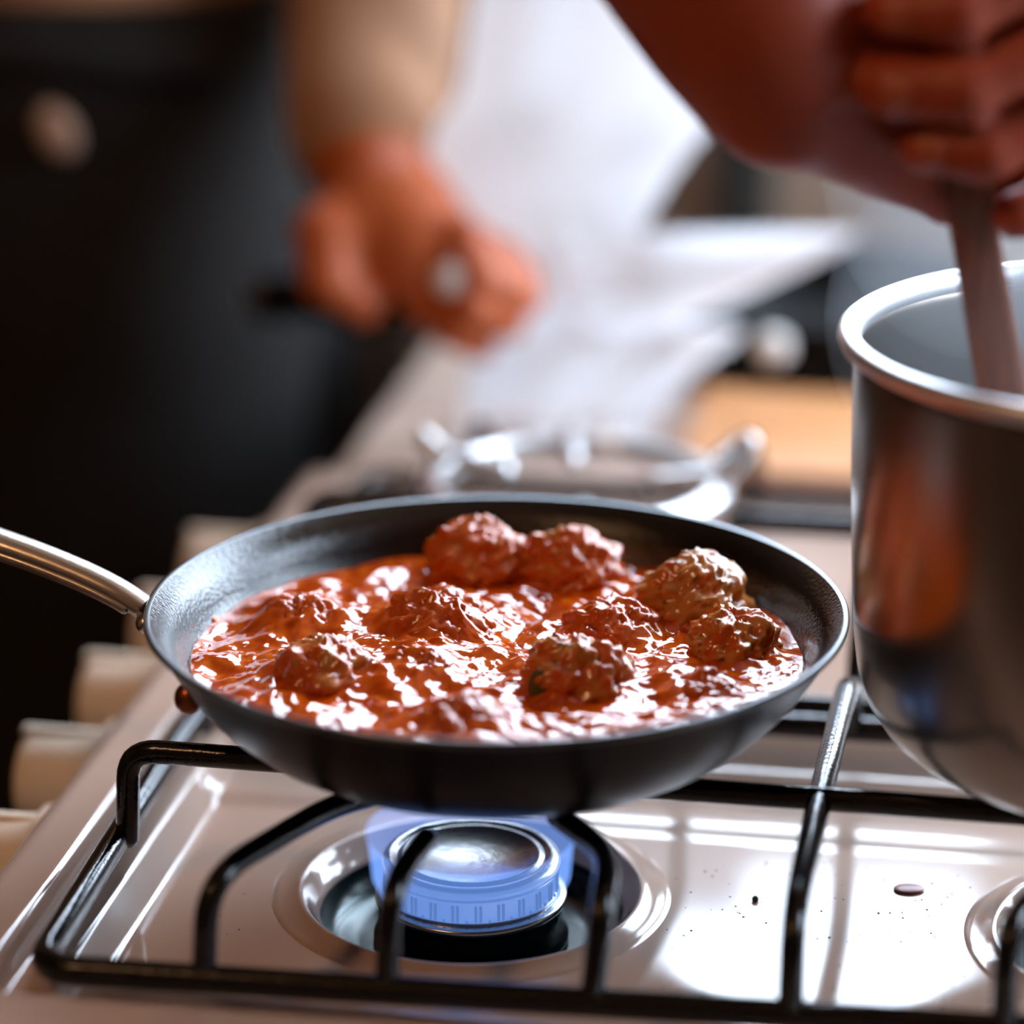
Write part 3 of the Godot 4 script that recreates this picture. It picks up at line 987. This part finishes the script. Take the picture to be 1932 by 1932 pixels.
func make_cook() -> void:
	var px := -0.41
	var pz := -0.87
	var wrist := Vector3(-0.1884, 0.1558, -0.6269)
	var elbow := Vector3(-0.2179, 0.3008, -0.8329)
	var sh_r: Vector3 = cook_place(0.02, 0.49, 0.165)
	var sh_l: Vector3 = cook_place(0.0, 0.49, -0.165)
	var el_l := Vector3(-0.225, 0.375, -0.975)
	var wr_l := Vector3(-0.075, 0.385, -0.765)
	var per := thing("person", "cook in tan shirt and black waist apron gripping a white towel", "person", Vector3(px, -0.92, pz))
	var body := []
	for s in [-1.0, 1.0]:
		body.append([cook_place(0, 0.03, s * 0.07), cook_place(0, 0.20, s * 0.055), 0.105, 0.095])
		body.append([cook_place(0, 0.20, s * 0.055), cook_place(0, 0.42, s * 0.08), 0.095, 0.105])
		body.append([cook_place(0, 0.45, s * 0.05), cook_place(0, 0.49, s * 0.165), 0.085, 0.055])
		body.append([cook_place(0, 0.0, s * 0.085), cook_place(0.02, -0.44, s * 0.09), 0.088, 0.058])
		body.append([cook_place(0.02, -0.44, s * 0.09), cook_place(-0.02, -0.83, s * 0.095), 0.058, 0.040])
		body.append([cook_place(-0.02, -0.875, s * 0.095), cook_place(0.13, -0.89, s * 0.10), 0.036, 0.028])
	body.append([cook_place(-0.01, 0.50, 0), cook_place(0.01, 0.62, 0), 0.055, 0.052])
	body.append([cook_place(0.015, 0.68, 0), cook_place(0.01, 0.745, 0), 0.078, 0.092])
	body.append([cook_place(0.05, 0.645, 0), cook_place(0.03, 0.70, 0), 0.045, 0.06])
	body.append([cook_place(0.10, 0.715, 0), cook_place(0.122, 0.69, 0), 0.010, 0.014])
	for s in [-1.0, 1.0]:
		body.append([cook_place(0.005, 0.70, s * 0.088), cook_place(0.0, 0.73, s * 0.092), 0.013, 0.016])
	body.append([sh_r, elbow, 0.05, 0.04])
	body.append([elbow, wrist, 0.042, 0.029])
	body.append([sh_l, el_l, 0.05, 0.04])
	body.append([el_l, wr_l, 0.04, 0.028])
	part("body", solid(flesh(body, 0.014, 0.03)), M.skin, per)
	# the near hand, closed on the towel
	var hand := []
	var palm := Vector3(-0.1660, 0.1315, -0.5957)
	var palm2 := Vector3(-0.1496, 0.1109, -0.5915)
	finger_chain(hand, [wrist + (elbow - wrist) * 0.25, wrist, palm, palm2], [0.030, 0.029, 0.030, 0.028], 0.02)
	finger_chain(hand, [palm, Vector3(-0.150, 0.119, -0.588), Vector3(-0.1413, 0.0864, -0.5800)], [0.026, 0.024, 0.017], 0.02)
	finger_chain(hand, [Vector3(-0.1444, 0.1275, -0.5820), Vector3(-0.1170, 0.1237, -0.5694), Vector3(-0.0985, 0.1112, -0.5790), Vector3(-0.0867, 0.0973, -0.5923)], [0.0120, 0.0108, 0.0102, 0.0090], 0.006)
	finger_chain(hand, [Vector3(-0.1350, 0.1111, -0.5737), Vector3(-0.1078, 0.1054, -0.5591), Vector3(-0.0914, 0.0933, -0.5696), Vector3(-0.0829, 0.0850, -0.5850)], [0.0122, 0.0112, 0.0104, 0.0092], 0.006)
	finger_chain(hand, [Vector3(-0.1347, 0.0938, -0.5718), Vector3(-0.1103, 0.0865, -0.5547), Vector3(-0.0966, 0.0764, -0.5675), Vector3(-0.0932, 0.0688, -0.5822)], [0.0118, 0.0106, 0.0098, 0.0088], 0.006)
	finger_chain(hand, [Vector3(-0.1393, 0.0784, -0.5726), Vector3(-0.1211, 0.0699, -0.5590), Vector3(-0.1114, 0.0614, -0.5698), Vector3(-0.1093, 0.0551, -0.5816)], [0.0108, 0.0096, 0.0088, 0.0078], 0.006)
	finger_chain(hand, [palm + Vector3(-0.012, 0.004, 0.01), Vector3(-0.1985, 0.1239, -0.5653), Vector3(-0.1957, 0.1005, -0.5566), Vector3(-0.1753, 0.0824, -0.5601)], [0.020, 0.0165, 0.0140, 0.0108], 0.012)
	part("hand", solid(flesh(hand, 0.003, 0.012)), M.skin, per)
	part("finger_ring", solid(turned(lathe([[0.0108, -0.0022], [0.0128, -0.0022], [0.0134, 0.0], [0.0128, 0.0022], [0.0108, 0.0022], [0.0108, -0.0022]], Vector3.ZERO, 28), Basis(Quaternion(Vector3.UP, Vector3(0.0272, -0.0057, 0.0146).normalized())), Vector3(-0.1200, 0.1080, -0.5656))), M.chrome, per)
	part("ring_glint", solid(ball(Vector3(-0.1235, 0.1035, -0.5505), 0.0082, Vector3(1, 1, 0.5), 12, 20)), M.frame_white, per)  # white disc added as the ring's blurred glint, highlight put into its colour
	# the far hand, holding up the top edge of the towel
	var far := []
	finger_chain(far, [wr_l + (el_l - wr_l) * 0.2, wr_l, Vector3(-0.048, 0.366, -0.728)], [0.029, 0.027, 0.029], 0.02)
	for k in 4:
		var fx := -0.078 + 0.0205 * k
		finger_chain(far, [Vector3(fx, 0.374, -0.716), Vector3(fx + 0.002, 0.368, -0.682), Vector3(fx + 0.002, 0.346, -0.660), Vector3(fx, 0.324, -0.656)], [0.0115, 0.0105, 0.0095, 0.0082], 0.005)
	finger_chain(far, [Vector3(-0.062, 0.352, -0.735), Vector3(-0.040, 0.328, -0.724), Vector3(-0.024, 0.310, -0.705)], [0.017, 0.0125, 0.010], 0.008)
	part("hand", solid(flesh(far, 0.004, 0.012)), M.skin, per)
	# clothes
	var shirt := []
	for s in [-1.0, 1.0]:
		shirt.append([cook_place(0, 0.10, s * 0.068), cook_place(0, 0.22, s * 0.058), 0.122, 0.112])
		shirt.append([cook_place(0, 0.20, s * 0.055), cook_place(0, 0.42, s * 0.08), 0.112, 0.120])
		shirt.append([cook_place(0, 0.45, s * 0.05), cook_place(0, 0.48, s * 0.165), 0.100, 0.072])
	shirt.append([sh_r, elbow, 0.070, 0.060])
	shirt.append([elbow, wrist + (elbow - wrist) * 0.10, 0.060, 0.050])
	shirt.append([sh_l, el_l, 0.070, 0.056])
	shirt.append([el_l, wr_l + (el_l - wr_l) * 0.1, 0.056, 0.044])
	part("shirt", solid(flesh(shirt, 0.012, 0.035, 0.06)), M.shirt, per)
	var tr := []
	for s in [-1.0, 1.0]:
		tr.append([cook_place(0, 0.06, s * 0.07), cook_place(0, -0.02, s * 0.08), 0.118, 0.115])
		tr.append([cook_place(0, 0.0, s * 0.085), cook_place(0.02, -0.44, s * 0.09), 0.105, 0.080])
		tr.append([cook_place(0.02, -0.44, s * 0.09), cook_place(-0.02, -0.80, s * 0.095), 0.080, 0.070])
	part("trousers", solid(flesh(tr, 0.016, 0.03)), M.trousers, per)
	var ap := []
	for s in [-1.0, 1.0]:
		ap.append([cook_place(0, 0.26, s * 0.07), cook_place(0, 0.02, s * 0.085), 0.128, 0.134])
		ap.append([cook_place(0, 0.02, s * 0.085), cook_place(0.01, -0.55, s * 0.11), 0.134, 0.150])
	part("apron", solid(flesh(ap, 0.014, 0.05, -0.52, 0.232)), M.apron, per)
	part("apron_tie", solid(tube([cook_place(-0.06, 0.20, 0.198), cook_place(0.0, 0.205, 0.203), cook_place(0.06, 0.20, 0.197), cook_place(0.11, 0.2, 0.165)], 0.012, 0.012, 10)), M.apron, per)
	part("apron_button", solid(turned(ball(Vector3.ZERO, 0.013, Vector3(0.9, 1.3, 0.4), 12, 20), Basis(Vector3(0, 0, 1), 0.5), cook_place(0.022, 0.16, 0.214))), M.button, per)
	part("hair", solid(flesh([[cook_place(-0.02, 0.74, 0), cook_place(0.0, 0.79, 0), 0.098, 0.088], [cook_place(-0.05, 0.66, 0), cook_place(-0.03, 0.74, 0), 0.06, 0.08]], 0.012, 0.03)), M.hair, per)
	for s in [-1.0, 1.0]:
		part("eye", solid(ball(cook_place(0.095, 0.722, s * 0.033), 0.012, Vector3.ONE, 10, 14)), M.button, per)
		part("shoe", solid(flesh([[cook_place(-0.04, -0.885, s * 0.095), cook_place(0.15, -0.892, s * 0.10), 0.048, 0.040]], 0.01, 0.02, -0.919)), M.shoe, per)
	part("mouth", solid(ball(cook_place(0.088, 0.652, 0), 0.012, Vector3(0.6, 0.4, 1.8), 8, 14)), M.copper, per)
	# the black handle in the same fist
	var hd := thing("utensil", "black handled utensil held below the cook's fist", "utensil", Vector3(-0.1636, 0.0683, -0.58))
	part("utensil_handle", solid(tube(spline([Vector3(-0.1434, 0.0748, -0.5747), Vector3(-0.1656, 0.0683, -0.5800), Vector3(-0.2067, 0.0756, -0.6008), Vector3(-0.2467, 0.0686, -0.6238)]), 0.010, 0.014, 14)), M.black_enamel, hd)
	part("end_cap", solid(ball(Vector3(-0.25, 0.068, -0.626), 0.0145, Vector3.ONE, 12, 16)), M.steel, hd)

# a cloth sheet between two lists of edge points, with folds
func cloth(rows: Array, folds: float, amp: float, bulge: float, phase: float, n := 40, sub := 6) -> Array:
	var left := []
	var right := []
	for r in rows:
		left.append(r[0])
		right.append(r[1])
	left = spline(left, sub)
	right = spline(right, sub)
	var out := Vector3(0.168, 0.3, 0.94).normalized()
	var v := PackedVector3Array()
	var idx := PackedInt32Array()
	for j in left.size():
		var t := float(j) / (left.size() - 1)
		for q in n + 1:
			var u := float(q) / n
			var w := sin(u * TAU * folds + phase + t * 1.6) * amp * (0.4 + 0.6 * t) + bulge * (1.0 - pow(2.0 * u - 1.0, 2.0))
			v.append(left[j].lerp(right[j], u) + out * w)
	for j in left.size() - 1:
		for q in n:
			var a := j * (n + 1) + q
			idx.append_array([a, a + 1, a + n + 1, a + 1, a + n + 2, a + n + 1])
	return [v, idx]

func make_towel() -> void:
	var up := [
		[Vector3(-0.1147, 0.3275, -0.6550), Vector3(0.0502, 0.3268, -0.6900)],
		[Vector3(-0.1272, 0.2484, -0.6480), Vector3(0.0346, 0.2477, -0.6800)],
		[Vector3(-0.1355, 0.1931, -0.6400), Vector3(0.0195, 0.1889, -0.6720)],
		[Vector3(-0.1519, 0.1739, -0.6300), Vector3(0.0093, 0.1703, -0.6680)],
		[Vector3(-0.1590, 0.1491, -0.6180), Vector3(-0.0059, 0.1490, -0.6600)],
		[Vector3(-0.1503, 0.1284, -0.6120), Vector3(-0.0183, 0.1271, -0.6550)],
		[Vector3(-0.1214, 0.1108, -0.6100), Vector3(-0.0270, 0.1089, -0.6480)],
		[Vector3(-0.0913, 0.0928, -0.6100), Vector3(-0.0289, 0.0881, -0.6400)]]
	up.reverse()
	var fold := [
		[Vector3(-0.0699, 0.1062, -0.6250), Vector3(-0.0670, 0.0687, -0.6074)],
		[Vector3(-0.0424, 0.1121, -0.6317), Vector3(-0.0385, 0.0568, -0.6082)],
		[Vector3(-0.0141, 0.1163, -0.6326), Vector3(-0.0104, 0.0617, -0.6093)],
		[Vector3(0.0163, 0.1157, -0.6429), Vector3(0.0192, 0.0732, -0.6236)],
		[Vector3(0.0464, 0.1134, -0.6580), Vector3(0.0485, 0.0841, -0.6431)],
		[Vector3(0.0738, 0.1111, -0.6726), Vector3(0.0751, 0.0946, -0.6618)],
		[Vector3(0.0986, 0.1094, -0.6816), Vector3(0.0988, 0.1058, -0.6804)]]
	var low := [
		[Vector3(-0.0919, 0.0918, -0.6140), Vector3(-0.0260, 0.0877, -0.6420)],
		[Vector3(-0.1091, 0.0689, -0.6120), Vector3(-0.0142, 0.0626, -0.6400)],
		[Vector3(-0.1200, 0.0526, -0.6100), Vector3(0.0364, 0.0563, -0.6450)],
		[Vector3(-0.1228, 0.0369, -0.6070), Vector3(0.0135, 0.0343, -0.6400)],
		[Vector3(-0.1246, 0.0213, -0.6040), Vector3(-0.0026, 0.0167, -0.6350)],
		[Vector3(-0.1265, 0.0058, -0.6000), Vector3(-0.0088, 0.0029, -0.6300)],
		[Vector3(-0.1260, 0.0018, -0.5760), Vector3(-0.0085, 0.0018, -0.5960)],
		[Vector3(-0.1250, 0.0018, -0.5500), Vector3(-0.0075, 0.0018, -0.5650)]]
	var t := part("kitchen_towel", joined([cloth(up, 2.2, 0.005, 0.008, 0.6), cloth(fold, 0.6, 0.003, 0.02, 0.2, 24), cloth(low, 2.4, 0.005, 0.012, 1.4)]), M.towel)
	tag(t, "crumpled white cloth towel in the cook's fist, falling onto the counter behind the pan", "towel")

# ------------------------------------------------------------------ behind the stove
func make_background() -> void:
	var c := thing("kitchen_counter", "pale beige counter running on behind the stove", "counter", Vector3(0.6, -0.92, -0.8))
	part("worktop", solid(box(Vector3(-0.185, -0.035, -1.148), Vector3(1.88, 0.0, -0.486), 0.006)), M.counter, c)
	part("cabinet_body", solid(box(Vector3(-0.165, -0.92, -1.146), Vector3(1.87, -0.0355, -0.50), 0.003)), M.cabinet, c)
	var right := thing("kitchen_counter", "pale beige counter to the right of the stove, outside the picture", "counter", Vector3(1.1, -0.92, -0.1))
	part("worktop", solid(box(Vector3(0.446, -0.035, -0.484), Vector3(1.88, 0.0, 0.23), 0.006)), M.counter, right)
	part("cabinet_body", solid(box(Vector3(0.446, -0.92, -0.484), Vector3(1.87, -0.0355, 0.22), 0.003)), M.cabinet, right)
	var b := part("cutting_board", solid(box(Vector3(0.012, 0.0005, -0.655), Vector3(0.56, 0.018, -0.492), 0.004)), M.board)
	tag(b, "tan wooden cutting board on the counter in front of a black pan", "cutting board")
	var o := Vector3(0.085, 0.0005, -0.785)
	var k := thing("frying_pan", "empty black pan on the counter behind the cutting board and towel", "frying pan", o)
	part("pan_body", solid(lathe([[0.0, 0.0], [0.086, 0.0], [0.096, 0.004], [0.108, 0.030], [0.114, 0.050], [0.1155, 0.052], [0.114, 0.0535], [0.1115, 0.052], [0.105, 0.030], [0.092, 0.006], [0.0, 0.004]], o, 80)), M.pan_out, k)
	part("pan_glint", solid(ball(Vector3(0.054, 0.040, -0.667), 0.0105, Vector3.ONE, 12, 20)), M.frame_white, k)  # added white ball, its colour imitates a bright out-of-focus highlight
	part("handle", solid(tube(bent([Vector3(0.196, 0.044, -0.80), Vector3(0.24, 0.06, -0.81), Vector3(0.35, 0.075, -0.84)], 0.03), 0.009, 0.011, 14)), M.rubber, k)

func make_steam() -> void:
	for e in [[Vector3(0.222, 0.225, -0.050), Vector3(0.20, 0.17, 0.19)], [Vector3(0.180, 0.290, -0.085), Vector3(0.13, 0.18, 0.13)]]:
		var f := FogVolume.new()
		f.name = numbered("steam")
		f.shape = RenderingServer.FOG_VOLUME_SHAPE_ELLIPSOID
		f.size = e[1]
		f.position = e[0]
		f.material = M.steam
		f.set_meta("kind", "stuff")
		add_child(f)
		tag(f, "thin white steam rising out of the steel pot", "steam", "steam over the pot")

func make_specks() -> void:
	var t := part("sauce_splash", solid(turned(ball(Vector3.ZERO, 1.0, Vector3(0.0064, 0.0012, 0.0046), 10, 18), Basis(Vector3.UP, 0.2), Vector3(0.1656, WELL + 0.0006, -0.0322))), M.tomato)
	tag(t, "small dark red splash of sauce on the enamel beside the pot", "splash")
	var h := part("herb_crumb", solid(ball(Vector3(0.1048, WELL + 0.0009, -0.0119), 0.0014, Vector3.ONE, 8, 12)), M.herb)
	tag(h, "tiny green herb crumb on the enamel right of the lit burner", "crumb")
	var mm := MultiMesh.new()
	mm.transform_format = MultiMesh.TRANSFORM_3D
	mm.mesh = solid(ball(Vector3.ZERO, 1.0, Vector3(1.0, 0.4, 1.0), 5, 7))
	mm.instance_count = 170
	for k in 170:
		var x := 0.0
		var z := 0.0
		for tries in 40:
			x = rng.randf_range(0.07, 0.2) if k < 130 else rng.randf_range(-0.11, 0.2)
			z = rng.randf_range(-0.055, 0.100)
			if Vector2(x, z).distance_to(BURNERS[0]) > 0.085 and Vector2(x, z).distance_to(BURNERS[1]) > 0.085:
				break
		var s := rng.randf_range(0.00022, 0.00055)
		mm.set_instance_transform(k, Transform3D(Basis.from_scale(Vector3(s, s, s * rng.randf_range(0.7, 1.6))), Vector3(x, WELL + 0.0001, z)))
	var mi := MultiMeshInstance3D.new()
	mi.name = "grease_specks"
	mi.multimesh = mm
	mi.material_override = M.crumb
	mi.set_meta("kind", "stuff")
	add_child(mi)
	tag(mi, "fine dark specks scattered over the enamel between the burners", "specks")

func _ready() -> void:
	rng.seed = 11
	wob.seed = 4
	wob.frequency = 0.5
	wob.fractal_octaves = 3
	make_view()
	make_materials()
	make_room()
	make_stove()
	make_grates()
	make_burner(Vector3(-0.010, WELL, -0.001), "lit gas burner with blue flame under the frying pan", true)
	make_burner(Vector3(0.270, WELL, -0.001), "gas burner under the steel stock pot", false)
	make_burner(Vector3(-0.016, 0.0, -0.318), "unlit gas burner inside the pale ring stand", false)
	make_burner(Vector3(0.270, 0.0, -0.318), "unlit gas burner hidden behind the steel stock pot", false)
	make_pan()
	make_pot()
	make_front_hand()
	make_cook()
	make_towel()
	make_background()
	make_specks()
	make_steam()
